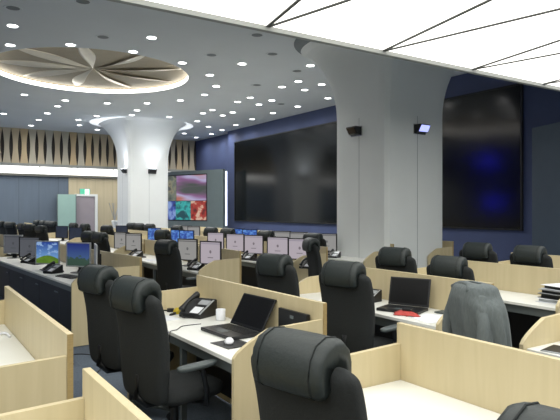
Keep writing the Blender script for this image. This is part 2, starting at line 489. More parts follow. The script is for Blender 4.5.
# ------------------------------------------------------------------ ceiling medallion
t = thing('ceiling_medallion', 'round taupe ceiling recess with metallic petals and a glowing white rim', 'ceiling ornament', (CX, CY, HC))
def ringband(r0, r1, z0, z1, n=96):
    return [[(r * math.cos(2 * PI * k / n), r * math.sin(2 * PI * k / n), z) for k in range(n)] for r, z in ((r0, z0), (r1, z0), (r1, z1), (r0, z1))]
obj('glowing_rim', loft(nb(), ringband(RR + .004, RR + .05, .004, .1), closed=True), M['glow'], t)
obj('recess_wall', loft(nb(), ringband(RR + .03, RR + .08, .1, .16), closed=True), M['medallion'], t)
obj('disc', cyl(nb(), 0, 0, .13, .17, RR + .06, n=96), M['medallion'], t)
for k in range(9):
    a = 2 * PI * k / 9 + R(7)
    bm = nb(); nn = 18; grid = []
    for i in range(nn + 1):
        u = i / nn; r = .06 + 1.98 * u; w = .26 * math.sin(PI * (u * .96 + .02) ** 1.5) ** 1.2 + .015
        bend = .16 * math.sin(PI * u)
        row = []
        for j in range(7):
            v = j / 6 - .5
            lx = r; ly = v * w + bend * .5
            lz = .124 - .055 * (.5 - v) ** 1.8 * math.sin(PI * u) ** .7
            row.append(bm.verts.new((lx * math.cos(a) - ly * math.sin(a), lx * math.sin(a) + ly * math.cos(a), lz)))
        grid.append(row)
    for i in range(nn):
        for j in range(6): bm.faces.new((grid[i][j], grid[i + 1][j], grid[i + 1][j + 1], grid[i][j + 1]))
    o = obj('petal', bm, M['petal'], t, smooth=True)
    sm = o.modifiers.new('s', 'SOLIDIFY'); sm.thickness = .012; sm.offset = 0

# ------------------------------------------------------------------ downlights
DL = {
 'above the near edge of the petal medallion': [(12.5, 25.8), (10.2, 45.1), (70.6, 44.8), (133, 51.6), (151.7, 37.7), (182.2, 62.8)],
 'at left just below the glowing medallion rim': [(3.7, 113.7), (24.4, 94.7), (31.2, 125.5), (38.7, 119.8), (47.2, 113.3), (57.7, 106.2), (65.5, 100.4)],
 'in the cluster between medallion and far column': [(78.4, 119.8), (79.4, 125.2), (96.7, 116), (97.4, 129.6), (107.2, 103.2), (131.7, 115), (137, 110.3), (146.9, 103.2), (180.5, 100.4), (169.3, 117), (184.3, 133.4)],
 'in the sparse row right of the medallion': [(209.8, 75), (216.2, 86.2), (204.7, 94.7), (242, 63.8)],
 'near the corner of slat fascia and navy wall': [(203, 113.3), (197.2, 121.1), (208.4, 126.6), (216.2, 134.4), (196.2, 137.4), (212.5, 110), (222.7, 115.4), (222, 130)],
 'above the left part of the video wall': [(232.8, 112.3), (235.9, 124.9), (237.6, 101.8), (250.2, 97.7), (252.2, 119.1), (259, 104.5), (271.9, 100.4), (272.9, 113)],
 'close to the left edge of near column': [(282, 86.9), (297.7, 106.5), (298.3, 81.4), (304.8, 89.9), (310.5, 65.5), (321.7, 84.5), (327.9, 98.1)],
}
DLW = 84
ORD = ['leftmost', 'second from left', 'third from left', 'fourth from left', 'fifth from left', 'sixth from left', 'seventh from left',
       'eighth from left', 'ninth from left', 'tenth from left', 'eleventh from left']
dl0 = None
for zone, pts in DL.items():
    pts = sorted(pts)
    for i, (px, py) in enumerate(pts):
        x, y = atz(px, py, HC)
        if y > YF - .25: y = YF - .25
        if x > XR - .2: x = XR - .2
        lab = '%s downlight %s' % (ORD[i], zone)
        if dl0 is None:
            dl0 = thing('ceiling_downlight', lab, 'downlight', (x, y, HC), 0, 'recessed ceiling downlights')
            obj('trim_ring', loft(nb(), [[(r * math.cos(2 * PI * k / 24), r * math.sin(2 * PI * k / 24), z) for k in range(24)]
                for r, z in ((.085, -.003), (.108, -.008), (.11, 0), (.085, 0))], closed=True), M['column'], dl0)
            obj('lens', cyl(nb(), 0, 0, -.005, 0, .085), M['lens'], dl0)
            ld = bpy.data.lights.new('downlight_lamp', 'SPOT'); ld.energy = DLW; ld.spot_size = R(165); ld.spot_blend = 1; ld.shadow_soft_size = .08; ld.color = (1, .985, .96)
            lo = bpy.data.objects.new('lamp', ld); COL.objects.link(lo); lo.parent = dl0; lo.location = (0, 0, -.03)
        else: dup(dl0, (x, y, HC), 0, lab)
# vents
VT = [((13, 8), 'dark slot vent at the top left of the ceiling'), ((103, 37), 'faint round ceiling grille right above the medallion'),
      ((257, 35), 'small dark vent closest to the luminous panel edge'), ((272.5, 54), 'small oval vent left of the near column top'),
      ((211.5, 55), 'pale arched vent right of the medallion'), ((297, 71), 'thin vent between downlights beside the near column'),
      ((257, 85), 'pale arched vent above the middle of the video wall'), ((281, 104), 'thin vent close to the navy wall'),
      ((83, 1.5), 'dark vent at the top edge above the medallion')]
v0 = None
for (px, py), lab in VT:
    x, y = atz(px, py, HC)
    if v0 is None:
        v0 = thing('ceiling_vent', lab, 'vent', (x, y, HC), 0, 'ceiling vents')
        obj('frame', loft(nb(), [[(r * math.cos(2 * PI * k / 24), r * math.sin(2 * PI * k / 24), z) for k in range(24)]
                for r, z in ((.10, -.003), (.135, -.008), (.14, 0), (.10, 0))], closed=True), M['ceiling'], v0)
        obj('grille', cyl(nb(), 0, 0, -.003, 0, .10), M['vent'], v0)
    else: dup(v0, (x, y, HC), 0, lab)

# ------------------------------------------------------------------ video wall and displays
a, b = ray(236); dL = XR / a; yl = b * dL
a2, b2 = ray(522); dR = XR / a2; yr = b2 * dR
zb, zt = CH - 10.2 * dL / 570, CH + 67 * dL / 570
t = thing('video_wall', 'huge wide black switched off video wall on the navy wall', 'video wall', (XR, (yl + yr) / 2, 0))
hy = (yl - yr) / 2
obj('screen', box(nb(), -.04, -.005, -hy, hy, zb, zt), M['screenblack'], t)
bm = nb(); f = .035
box(bm, -.06, 0, -hy - f, -hy, zb - f, zt + f); box(bm, -.06, 0, hy, hy + f, zb - f, zt + f)
box(bm, -.06, 0, -hy, hy, zb - f, zb); box(bm, -.06, 0, -hy, hy, zt, zt + f)
obj('frame', bm, M['dark_panel'], t)
# base plinth of the wall
struct('baseboard_right', box(nb(), XR - .03, XR, YS, YW, 0, .12), M['dark_panel'])

def display(px, d, length, ang, label, cols, xofs, content=True):
    x, y = at(px, d); s = 1 if ang > 0 else -1
    t = thing('display_partition', label, 'display', (x, y, 0), 0)
    dx, dy = -math.sin(abs(ang)), s * math.cos(ang)
    nrm = Vector((-dy * s, dx * s, 0))     # towards the hall
    U = Vector((dx, dy, 0))
    def slab(o0, o1, z0, z1, n0, n1):
        bm = nb(); r = []
        for z in (z0, z1):
            r.append([U * o0 + nrm * n0 + Vector((0, 0, z)), U * o1 + nrm * n0 + Vector((0, 0, z)), U * o1 + nrm * n1 + Vector((0, 0, z)), U * o0 + nrm * n1 + Vector((0, 0, z))])
        return loft(bm, r)
    obj('frame', slab(0, length, 0.005, 3.18, -.14, 0), M['graypanel' if content else 'bluepanel'], t)
    if content:
        # tiles: three across, three down
        w, h = .83, .83 
        o = .85
        z1 = 3.0
        obj('screen', slab(o, o + 1.62, 1.98, z1, .0, .03), picture_mat('pic_sweep', 'sweep'), t)
        obj('screen', slab(o + 1.64, o + 2.9, 1.98, z1, .0, .03), picture_mat('pic_moss', 'moss'), t)
        obj('screen', slab(o, o + .82, 1.2, 1.96, .0, .03), picture_mat('pic_red', 'red'), t)
        obj('screen', slab(o + .84, o + 1.66, 1.2, 1.96, .0, .03), picture_mat('pic_teal', 'teal'), t)
        obj('screen', slab(o + 1.68, o + 2.9, 1.2, 1.96, .0, .03), picture_mat('pic_blue', 'bluebit'), t)
        obj('screen_surround', slab(o - .03, o + 2.94, 1.16, 3.04, .0, .012), M['plastic'], t)
    return t
display(223, 22.0, 4.3, R(22), 'grey display partition with red, teal and violet pictures beside the far column', 3, 0)
display(532, 11.0, 3.0, -R(22), 'blank blue-grey partition at the right edge beyond the video wall', 0, 0, False)
# vertical light slot
a, b = ray(226); d = (XW - .05) / a
t = thing('light_slot', 'tall narrow glowing strip light between picture display and video wall', 'strip light', (XW - .001, b * d, 0))
obj('diffuser', box(nb(), -.05, -.03, -.06, .06, .95, 3.2), emit('slot_glow', '#cfd8ff', 2.6, '#ffffff'), t)
obj('channel', box(nb(), -.03, 0, -.09, .09, .0, 3.25), M['graypanel'], t)

# unseen blue lamps, added only to mirror as blue spots in the black screen
for z, y, lab in ((4.45, 21.2, 'upper unseen blue lamp added for a reflection in the black screen'), (2.07, 20.8, 'lower unseen blue lamp added for a reflection in the black screen')):
    t = thing('added_blue_lamp', lab, 'added lamp', (XL, y, z), 0, 'added blue reflection lamps')
    bm = nb(); loft(bm, [[(xx, r * math.cos(2 * PI * k / 24), r * math.sin(2 * PI * k / 24)) for k in range(24)] for xx, r in ((.03, .26), (.06, .25))])
    obj('lens', bm, emit('added_blue_lens', '#1818ff', 22, '#1010ff'), t)
    bm = nb(); loft(bm, [[(xx, r * math.cos(2 * PI * k / 24), r * math.sin(2 * PI * k / 24)) for k in range(24)] for xx, r in ((0, .3), (.03, .3))])
    obj('housing', bm, M['plastic'], t)

# ------------------------------------------------------------------ far wall door, glass, exit sign
def onback(px): a, b = ray(px); d = YB / b; return a * d, d
x0, d0 = onback(56); x1, d1 = onback(74.5); x2, d2 = onback(94.5)
zt_ = CH + 15 * d1 / 570
t = struct('door_1', box(nb(), x1, x2, YB - .06, YB - .02, 0, zt_ - .06), M['mauve'])
bm = nb(); box(bm, x2, x2 + .13, YB - .12, YB - .02, 0, zt_ + .05); box(bm, x1, x2, YB - .12, YB - .02, zt_ - .06, zt_ + .05)
struct('door_frame', bm, M['column'], t)
t = thing('glass_partition', 'pale green frosted glass screen beside the doorway', 'glass screen', ((x0 + x1) / 2, YB - .3, 0))
hw = (x1 - x0) / 2
obj('pane', box(nb(), -hw, hw, -.01, .01, .05, zt_ + .02), M['frost'], t)
bm = nb(); box(bm, -hw, hw, -.03, .03, 0.0, .05)
obj('floor_rail', bm, M['chrome'], t)
for s in (-1, 1):
    obj('post', box(nb(), s * hw - .02, s * hw + .02, -.02, .02, .05, zt_ + .03), M['graypanel'], t)
ex, ed = onback(84.5); ez = CH + 18 * ed / 570
t = thing('exit_sign', 'green and white lit exit sign above the doorway', 'sign', (ex, YB - .021, ez))
obj('housing', box(nb(), -.26, .26, -.07, 0, -.17, .17), M['silver'], t)
obj('face', box(nb(), -.24, .24, -.078, -.07, -.15, .15), emit('exit_green', '#58c8a0', 1.2), t)
bm = nb(); box(bm, .0, .2, -.084, -.078, -.13, .13)
pic = obj('lit_pictogram_field', bm, emit('exit_white', '#f4fff8', 2.2), t)
def figure(bm):   # running person in a doorway
    Yp = -.089
    def seg(p, q, w):
        p = Vector((p[0], 0, p[1])); q = Vector((q[0], 0, q[1])); d = (q - p).normalized(); nn = Vector((-d.z, 0, d.x)) * w
        loft(bm, [[v + Vector((0, y, 0)) for v in (p + nn, p - nn, q - nn, q + nn)] for y in (Yp, Yp + .005)])
    cx = .1
    loft(bm, [[(cx - .03 + .018 * math.cos(k * PI / 5), y, .085 + .018 * math.sin(k * PI / 5)) for k in range(10)] for y in (Yp, Yp + .005)])
    seg((cx - .025, .06), (cx, -.02), .014); seg((cx, -.02), (cx - .04, -.06), .009); seg((cx - .04, -.06), (cx - .03, -.11), .008)
    seg((cx, -.02), (cx + .04, -.06), .009); seg((cx + .04, -.06), (cx + .075, -.06), .008)
    seg((cx - .02, .05), (cx - .065, .03), .007); seg((cx - .02, .05), (cx + .03, .02), .007)
    return bm
obj('pictogram', figure(nb()), emit('exit_dark', '#0c6a48', .6), pic)

# slender white stand with twigs near far column
x, y = at(114.5, 24.5)
t = thing('twig_vase', 'slim white vase with thin twigs beside the far column', 'vase', (x, y, 0))
rings = []
for z, r in ((0, .16), (.05, .17), (.5, .1), (.9, .08), (1.1, .13), (1.15, .12)):
    rings.append([(r * math.cos(2 * PI * k / 16), r * math.sin(2 * PI * k / 16), z) for k in range(16)])
obj('vase_body', loft(nb(), rings), M['column'], t, smooth=True)
for k in range(5):
    a = k * 1.3
    obj('twig', tube(nb(), [(0, 0, 1.1), (.08 * math.cos(a), .08 * math.sin(a), 1.4), (.22 * math.cos(a + .4), .22 * math.sin(a + .4), 1.9)], .012, 6), M['silver'], t)

# ------------------------------------------------------------------ desks
HT = .72
def end_poly(D):
    pts = [(-.03, .01), (-.03, .72)]
    for i in range(9):
        u = i / 8
        pts.append((-.03 + .24 * math.sin(u * PI / 2) ** 1.4 , .745 + .145 * math.sin(u * PI / 2)))
    pts += [(D - .031, .905), (D - .031, .01)]
    return pts
def desk(x0, y0, L, D, label, near=True, far=True, group='birch panelled workstation desks', cab=True, name='workstation_desk'):
    t = thing(name, label, 'desk', (x0, y0, 0), 0, group)
    e0 = .03 if near else .002; e1 = .03 if far else .002
    obj('desktop', box(nb(), 0, D - .032, e0, L - e1, HT - .028, HT), M['white_top'], t, bevel=.004)
    obj('long_panel', box(nb(), D - .03, D, 0, L, .02, 1.01), M['birch'], t, bevel=.002)
    obj('edge_strip', box(nb(), D - .029, D - .001, -.004, -.0005, .02, 1.008), M['birch_edge'], t)
    if near: obj('end_panel', prism(nb(), end_poly(D), 1, 0, .028), M['birch'], t)
    if far: obj('end_panel', prism(nb(), end_poly(D), 1, L - .028, L), M['birch'], t)
    obj('front_rail', box(nb(), .05, .09, e0 + .002, L - e1 - .002, HT - .11, HT - .032), M['steel'], t)
    obj('back_rail', box(nb(), D - .1, D - .06, e0 + .002, L - e1 - .002, HT - .09, HT - .032), M['steel'], t)
    if not cab:
        for yy in (.12, L / 2, L - .12):
            obj('leg', box(nb(), .05, .09, yy - .02, yy + .02, 0, HT - .112), M['steel'], t)
        obj('modesty_panel', box(nb(), D - .05, D - .034, e0 + .01, L - e1 - .01, .08, HT - .1), M['dark_panel'], t)
    else:
        nc = max(1, round(L / .98)); w = (L - e0 - e1 - .02) / nc
        for i in range(nc):
            c = obj('lower_cabinet', box(nb(), .12, D - .034, e0 + .01 + i * w + .004, e0 + .01 + (i + 1) * w - .004, .01, HT - .112), M['dark_panel'], t)
            obj('handle', box(nb(), .105, .119, e0 + .01 + i * w + .06, e0 + .01 + i * w + .2, .5, .515), M['steel'], c)
    return t
DW = .64
desk(0.02, 2.82, 2.05, .65, 'birch desk at the left edge with bare white top, beyond the aisle gap', cab=False)
desk(-.07, .13, 2.05, .65, 'birch panelled desk corner at the bottom left, nearest on the left', cab=False)
desk(1.6, 2.87, 1.88, DW, 'white desk with open laptop, desk phone and mouse in the middle foreground', cab=False)
desk(1.55, .12, 2.04, .63, 'birch cubicle desk at the bottom right in front of the nearest chair', cab=False)
desk(3.35, 2.9, 2.0, .62, 'white desk with black laptop and red cloth, below the near column', cab=False)
desk(3.3, .2, 2.0, .64, 'birch desk with curved end panel at the right edge, behind the grey jacket', cab=False)
desk(4.87, 2.87, 2.0, .63, 'white desk with stacked binders at the right edge', cab=False)
desk(6.42, 2.87, 2.0, .65, 'birch desk with a white bottle, second row from the right back', cab=False)
desk(7.97, 2.87, 2.0, .65, 'farthest near-block birch desk, only its corner visible at the right edge', cab=False)
# main aisle, then the far blocks
FB = [(1.55, .83, 'monitor row with landscape desktops at the left'), (3.42, .64, 'monitor row with white screens left of centre'),
      (4.95, .69, 'monitor row with pink-white screens in front of the video wall'), (6.45, .65, 'back monitor row with blue screens under the video wall'),
      (8.0, .65, 'last row of desks by the navy wall')]
spans = [(7.2, 3.9, 'front bench'), (11.15, 3.9, 'middle bench'), (15.1, 3.6, 'rear bench')]
BA = R(3.7)
def rowb(y0, L, D, sl, lab, i):
    s = (y0 - 6.85 + .9) if i else 0
    L = 4.95 if i == 0 else L
    t = desk(1.64 - math.sin(BA) * s, 6.85 + math.cos(BA) * s, L, D, sl + ' desk of the ' + lab, group='long monitor benches beyond the aisle', far=(i != 0), cab=True)
    t.rotation_euler.z = BA
    return t
for xf, D, lab in FB:
    for i, (y0, L, sl) in enumerate(spans):
        desk(xf, y0, L, D, sl + ' desk of the ' + lab, group='long monitor benches beyond the aisle', far=(i != 0), cab=(xf < 2)) if xf > 2 else rowb(y0, L, D, sl, lab, i)
for i, (px, d) in enumerate(((20, 26.0), (40, 26.0))):
    x, y = at(px, d)
    desk(x - .3, y - 1.0, 1.9, .65, ('leftmost' if i == 0 else 'second') + ' cream desk cubicle far back below the slate wall', group='cream cubicles at the far wall')
# darker cable tray cover on the B far row front is part of each desk

# ------------------------------------------------------------------ chairs
def superring(cx, cy, cz, hx, hy, ax, n=28, e=3.2, tilt=0):
    """ring in the local plane; ax 'z': ring spans X(thick) and Y(width) and lies horizontally, leaning by tilt"""
    out = []
    for k in range(n):
        a = 2 * PI * k / n; c, s = math.cos(a), math.sin(a)
        r = 1 / (abs(c) ** e + abs(s) ** e) ** (1 / e)
        out.append((cx + r * c * hx * math.cos(tilt), cy + r * s * hy, cz - r * c * hx * math.sin(tilt)))
    return out
def make_chair(label):
    t = thing('office_chair', label, 'chair')
    # backrest: loft upward along an S spine  (x, z, half thickness, half width)
    keys = [(-.20, .44, .03, .18), (-.205, .48, .045, .215), (-.21, .62, .052, .235), (-.215, .78, .052, .245), (-.235, .92, .05, .25), (-.262, 1.03, .048, .25), (-.272, 1.075, .038, .238), (-.276, 1.10, .012, .20)]
    rings = [superring(x, 0, z, ht, hw, 'z', n=40, e=3.6) for x, z, ht, hw in smooth_curve(keys, 28)]
    obj('backrest', loft(nb(), rings), M['leather2'], t, smooth=True)
    # headrest: inverted U cushion hung over the top of the back
    prof = [(-.075, -.19), (-.098, -.175), (-.108, -.12), (-.098, -.055), (-.07, -.012), (-.02, .01), (.03, .004), (.066, -.03), (.08, -.08), (.078, -.15), (.065, -.19), (.045, -.2), (.035, -.17), (.03, -.1), (-.04, -.1), (-.055, -.17)]
    prof = [(x, z) for x, z in prof]
    cx0 = sum(p[0] for p in prof) / len(prof); cz0 = -.1
    rings = []
    for yy, s in ((-.166, .80), (-.162, .9), (-.15, .97), (-.13, 1), (-.05, 1.02), (.05, 1.02), (.13, 1), (.15, .97), (.162, .9), (.166, .80)):
        rings.append([(-.262 + cx0 + (x - cx0) * s, yy, 1.183 + cz0 + (z - cz0) * s) for x, z in prof])
    hr = obj('headrest', loft(nb(), rings), M['leather'], t, smooth=True)
    for s in (-1, 1):
        pts = [(-.262 + x * 1.015, s * .122, 1.1845 + z * 1.01) for x, z in prof[0:11]]
        obj('piping', tube(nb(), pts, .003, 6), M['leather2'], hr, smooth=True)
    # seat
    rings = []
    for z, hx, hy in ((.415, .19, .19), (.43, .235, .235), (.455, .25, .25), (.485, .245, .245), (.505, .215, .215), (.512, .15, .15)):
        rings.append(superring(.04, 0, z, hx, hy, 'z', e=4))
    obj('seat', loft(nb(), rings), M['leather2'], t, smooth=True)
    obj('seat_plate', box(nb(), -.1, .12, -.1, .1, .375, .414), M['plastic'], t)
    # back bracket
    obj('back_bracket', tube(nb(), [(-.05, 0, .39), (-.2, 0, .4), (-.27, 0, .46), (-.258, 0, .6)], .022, 8), M['plastic'], t, smooth=True)
    for s in (-1, 1):
        arm = obj('armrest', tube(nb(), [(.06, s * .13, .395), (.06, s * .27, .41), (.05, s * .285, .5), (.02, s * .285, .62), (.0, s * .285, .645)], .017, 8), M['plastic'], t, smooth=True)
        rr = [superring(-.02, s * .285, z, hx, hy, 'z', n=20, e=3) for z, hx, hy in ((.645, .12, .03), (.65, .14, .036), (.668, .145, .038), (.675, .135, .03))]
        obj('arm_pad', loft(nb(), rr), M['greyplastic'], arm, smooth=True)
    obj('gas_column', cyl(nb(), .01, 0, .14, .374, .026), M['plastic'], t, smooth=False)
    obj('hub', cyl(nb(), .01, 0, .075, .139, .05, .035), M['greyplastic'], t)
    for k in range(5):
        a = 2 * PI * k / 5 + .3; c, s = math.cos(a), math.sin(a)
        leg = obj('base_leg', tube(nb(), [(.01 + .04 * c, .04 * s, .105), (.01 + .2 * c, .2 * s, .095), (.01 + .31 * c, .31 * s, .075)], [.024, .02, .014], 8), M['greyplastic'], t, smooth=True)
        bm = nb(); px, py = .01 + .31 * c, .31 * s
        for q in (-.014, .014):
            ctr = Vector((px - s * q, py + c * q, .029)); ax = Vector((-s, c, 0)); u = Vector((c, s, 0)); v = Vector((0, 0, 1))
            loft(bm, [[ctr + ax * w + (u * math.cos(2 * PI * j / 14) + v * math.sin(2 * PI * j / 14)) * .028 for j in range(14)] for w in (-.009, .009)])
        obj('caster', bm, M['plastic'], leg)
    return t
chair0 = None
HRX = -.272
def chair(hx, hy, yaw, label, group='black high-backed office chairs', sc=1):
    """placed by the position of its headrest"""
    global chair0
    ox = hx - HRX * math.cos(yaw); oy = hy - HRX * math.sin(yaw)
    if chair0 is None:
        chair0 = make_chair(label); chair0['group'] = group; chair0.location = (ox, oy, 0); chair0.rotation_euler.z = yaw
        return chair0
    c = dup(chair0, (hx - HRX * sc * math.cos(yaw), hy - HRX * sc * math.sin(yaw), 0), yaw, label, group); c.scale = (sc,) * 3
    return c
# near blocks
chair(1.165, 1.64, R(12), 'largest black office chair in the centre foreground with a thick headrest')
chair(1.10, .59, R(6), 'black chair headrest poking in at the bottom right corner')
chair(1.165, 3.37, R(12), 'black office chair in left foreground, right one of the pair at the phone desk')
chair(1.19, 4.25, R(12), 'black office chair in left foreground, left one of the pair at the phone desk')
chair(2.87, 4.46, R(14), 'black chair behind the laptop desk partition, left of centre')
chair(2.92, 3.52, R(14), 'tall black chair in the centre at the desk below the near column')
jx, jy = at(476, 3.5); jc = (jx, jy)
jch = chair(jc[0], jc[1], R(-24), 'black chair hidden under the draped grey jacket', sc=.86); jch.scale = (.86, .86, .95)
chair(4.47, 4.52, R(14), 'black headrest just below the near column, left of the two over the laptop partition')
chair(4.38, 3.7, R(12), 'black headrest over the laptop partition, right one beside the grey jacket', sc=.97)
chair(6.0, 4.62, R(10), 'black headrest below the right part of the video wall')
chair(6.0, 3.9, R(4), 'rightmost black chair, next to the white bottle')
chair(4.98, 6.75, R(-18), 'black chair turned sideways in the aisle, left of the near column')
# far blocks, read from the photo and put on the seat line that fits best
SL = [1.18, 3.0, 4.5, 6.05, 7.6]
used = []
def farchair(px, py, label, yaw=0, line=None, d=None):
    a, b = ray(px); best = None
    for xl in SL:
        dd = xl / a if a > 0 else 99
        e = abs((210 + 570 * .38 / dd) - py)
        if line is not None and xl != SL[line]: continue
        if best is None or e < best[0]: best = (e, xl, dd)
    x, y = best[1], b * best[2]
    for _ in range(8):
        for e in (7.2, 11.13, 15.08, 18.7):
            if abs(y + .09 - e) < .3: y = e + .22
        for (ux, uy) in sorted(used, key=lambda q: q[1]):
            if abs(ux - x) < .3 and abs(uy - y) < .72: y = uy + .74
    used.append((x, y))
    chair(x, y, R(yaw + 20), label, 'far black office chairs at the benches')
FC = [(100, 231.5, 'black chair beside the birch bench end, left of the white-screen monitors', -6, 1),
      (168, 237, 'tall black chair in front of the white monitor row, right below the far column', -3, 1),
      (313, 232, 'dark chair just behind the sideways chair near the large column', 5, 3),
      (1, 223, 'far black chair at the extreme left edge', 0, None), (11, 221, 'far black chair with wide back near the left edge', 8, None),
      (13, 228, 'dark chair behind the leftmost dim monitor', -8, None),
      (22, 223, 'round-topped far black chair left of a pair before cream panels', 0, None), (30, 225, 'round-topped far black chair right of a pair before cream panels', 10, None),
      (37, 218.5, 'tiny far black chair against the slate wall, left of two', 0, None), (43, 220.5, 'tiny far black chair against the slate wall, right of two', 0, None),
      (41, 231, 'black chair behind the green-field monitor', 0, None), (53, 222, 'far black chair left of the frosted glass screen', 0, None),
      (57, 220, 'distant black chair in front of the frosted glass, left', 5, None), (75, 222, 'distant black chair in front of the doorway', -5, None),
      (85, 225, 'distant black chair below the exit sign', 0, None), (105, 228, 'black chair left of the twig vase', 0, None),
      (109, 226, 'black chair just below the twig vase', 4, None), (139.5, 221.5, 'round black headrest against the far column middle', 0, None),
      (150, 224, 'black chair top against the far column right half', 0, None), (156, 223, 'black chair top at the right edge of the far column', 0, None),
      (177, 225, 'black chair below the blue and teal pictures', 0, None), (166, 230, 'black chair behind the tall chair below the far column', 0, None),
      (211, 227, 'black chair below the red picture', 0, None), (229, 229, 'black chair below the glowing strip light', 0, None),
      (266, 230, 'black chair between blue screens and pink screens under the video wall', 0, None)]
for px, py, lab, yaw, line in FC: farchair(px, py, lab, yaw, line)

chair0.scale = (1, 1, .98)
# grey jacket over a chair back
t = thing('jacket', 'grey knit jacket draped over a black chair back', 'jacket', (jc[0], jc[1], 0), R(-24))
t.scale = (.86, .86, .95)
rings = []; nn = 72
keys = [(-.01, 1.216, .02, .09), (-.01, 1.213, .07, .14), (-.01, 1.195, .118, .182), (-.01, 1.14, .14, .205), (-.005, 1.08, .145, .258), (.01, .98, .145, .275), (.03, .85, .135, .282), (.03, .72, .14, .29), (.03, .62, .15, .295)]
for i, (cx, z, hx, hy) in enumerate(smooth_curve(keys, 40)):
    ring = []
    f = max(0, min(1, (1.2 - z) / .35))
    for k in range(nn):
        a = 2 * PI * k / nn; c, s = math.cos(a), math.sin(a); e = 2.8
        r = 1 / (abs(c) ** e + abs(s) ** e) ** (1 / e)
        r *= 1 + f * (  .07 * math.sin(9 * a + 2.2 * z) + .03 * math.sin(17 * a + 5 * z + 1) + .012 * math.sin(31 * a))
        ring.append((cx + r * c * hx, r * s * hy, z))
    rings.append(ring)
bm = nb(); loft(bm, rings, cap=False)
o = obj('body', bm, M['jacket'], t, smooth=True); o.modifiers.new('s', 'SOLIDIFY').thickness = .008
for s in (-1, 1):
    pts = [(-.05, s * .165, 1.14), (-.07, s * .20, 1.07), (-.08, s * .25, .98), (-.09, s * .262, .82), (-.08, s * .268, .7)]
    obj('sleeve', tube(nb(), smooth_curve(pts, 16), [.03 + .012 * math.sin(i * .5) ** 2 * .4 + .01 for i in range(17)], 14), M['jacket'], t, smooth=True)
obj('collar', tube(nb(), [(-.12, -.12, 1.175), (-.09, -.06, 1.206), (-.085, 0, 1.21), (-.09, .06, 1.206), (-.12, .12, 1.175)], .018, 10), M['jacket'], t, smooth=True)

# ------------------------------------------------------------------ monitors
def make_monitor(kind, bez, label):
    t = thing('monitor', label, 'monitor')
    W, H = .41, .345
    zc = .255
    bm = nb(); y0, z0 = W / 2, zc - H / 2; z1 = zc + H / 2; q = .017
    box(bm, -.02, .0, -y0, y0, z0, z0 + q); box(bm, -.02, .0, -y0, y0, z1 - q, z1)
    box(bm, -.02, .0, -y0, -y0 + q, z0 + q, z1 - q); box(bm, -.02, .0, y0 - q, y0, z0 + q, z1 - q)
    obj('bezel', bm, M[bez], t)
    obj('screen', box(nb(), -.014, -.004, -y0 + q, y0 - q, z0 + q, z1 - q), M['s_' + kind], t)
    bm = nb(); loft(bm, [[(0.0005, -y0, z0), (0.0005, y0, z0), (0.0005, y0, z1), (0.0005, -y0, z1)], [(.035, -y0 * .75, z0 + .05), (.035, y0 * .75, z0 + .05), (.035, y0 * .75, z1 - .05), (.035, -y0 * .75, z1 - .05)]])
    obj('back_shell', bm, M['plastic'], t)
    bm = nb(); prism(bm, [(.036, .2), (.036, .3), (.06, .3), (.06, .02), (.02, .012), (.0, .012), (.03, .05)], 1, -.035, .035)
    obj('neck', bm, M['plastic'], t)
    obj('base', loft(nb(), [superring(.01, 0, z, hx, hy, 'z', n=24, e=2.6) for z, hx, hy in ((0, .1, .12), (.008, .1, .12), (.012, .08, .1))]), M['plastic'], t)
    return t
MON = {}
ML = [1.98, 3.72, 5.28, 6.8, 8.35]
mused = []
def monitor(px, d, kind, yaw, label, bez='plastic', line=None, group='desk monitors on the far benches'):
    a, b = ray(px); x, y = a * d, b * d
    if line is not None: x = ML[line]; d = x / a; y = b * d
    for s0, L, _ in spans:            # keep off the bench end panels
        for e in (s0, s0 + L):
            if abs(y - e) < .2: y = e + (.24 if y >= e else -.24)
    for k in range(4):
        for (ux, uy) in mused:
            if abs(ux - x) < .3 and abs(uy - y) < .43: y = uy + .44
    mused.append((x, y))
    key = (kind, bez)
    if key not in MON:
        o = make_monitor(kind, bez, label); o['group'] = group; o.location = (x, y, HT); o.rotation_euler.z = R(yaw); MON[key] = o
        return o
    return dup(MON[key], (x, y, HT), R(yaw), label, group)
monitor(79, 8.0, 'city', 38, 'silver-framed monitor with blue sky city desktop', 'silver')
monitor(48, 8.4, 'field', 42, 'silver-framed monitor with green field and blue sky desktop', 'silver')
monitor(96.5, 7.55, 'dim', -12, 'silver-edged monitor seen nearly edge-on beside the city desktop monitor', 'silver')
monitor(30, 9.6, 'dim', 42, 'dim grey monitor left of the green field one', 'plastic')
monitor(16, 10.2, 'dim', 42, 'dim grey monitor nearest the left edge', 'silver')
monitor(211, 8.2, 'white', 22, 'white-screen monitor directly behind the birch end panel at centre left', line=1)
monitor(188, 8.9, 'pale', 24, 'white-screen monitor with dark figures, right of the tall chair', line=1)
monitor(134, 11, 'pale', 28, 'pale monitor below the far column, right of a pair', line=1)
monitor(122, 11.5, 'pale', 28, 'pale monitor below the far column, left of a pair', line=1)
monitor(300, 9.1, 'white', 30, 'pink-white monitor left of the sideways chair', line=2)
monitor(278, 9.6, 'white', 30, 'pink-white monitor above the centre left chair', line=2)
monitor(254, 10.2, 'white', 28, 'pink-white monitor, right of the pair below the strip light', line=2)
monitor(235.5, 10.8, 'white', 28, 'pink-white monitor, left of the pair below the strip light', line=2)
monitor(216, 11.6, 'white', 28, 'small pink-white monitor behind the centre left white screen', line=2)
monitor(187, 13.2, 'blue', 28, 'blue-screen monitor right one below the teal picture', line=2)
monitor(178, 13.7, 'blue', 28, 'blue-screen monitor left one below the teal picture', line=2)
monitor(154.5, 15, 'blue', 32, 'blue-screen monitor below the right side of the far column', line=2)
monitor(122, 18, 'navy', 36, 'dark blue monitor just left of the far column', line=2)
monitor(327, 11.4, 'pale', 34, 'white-screen monitor right next to the near column edge', line=3)
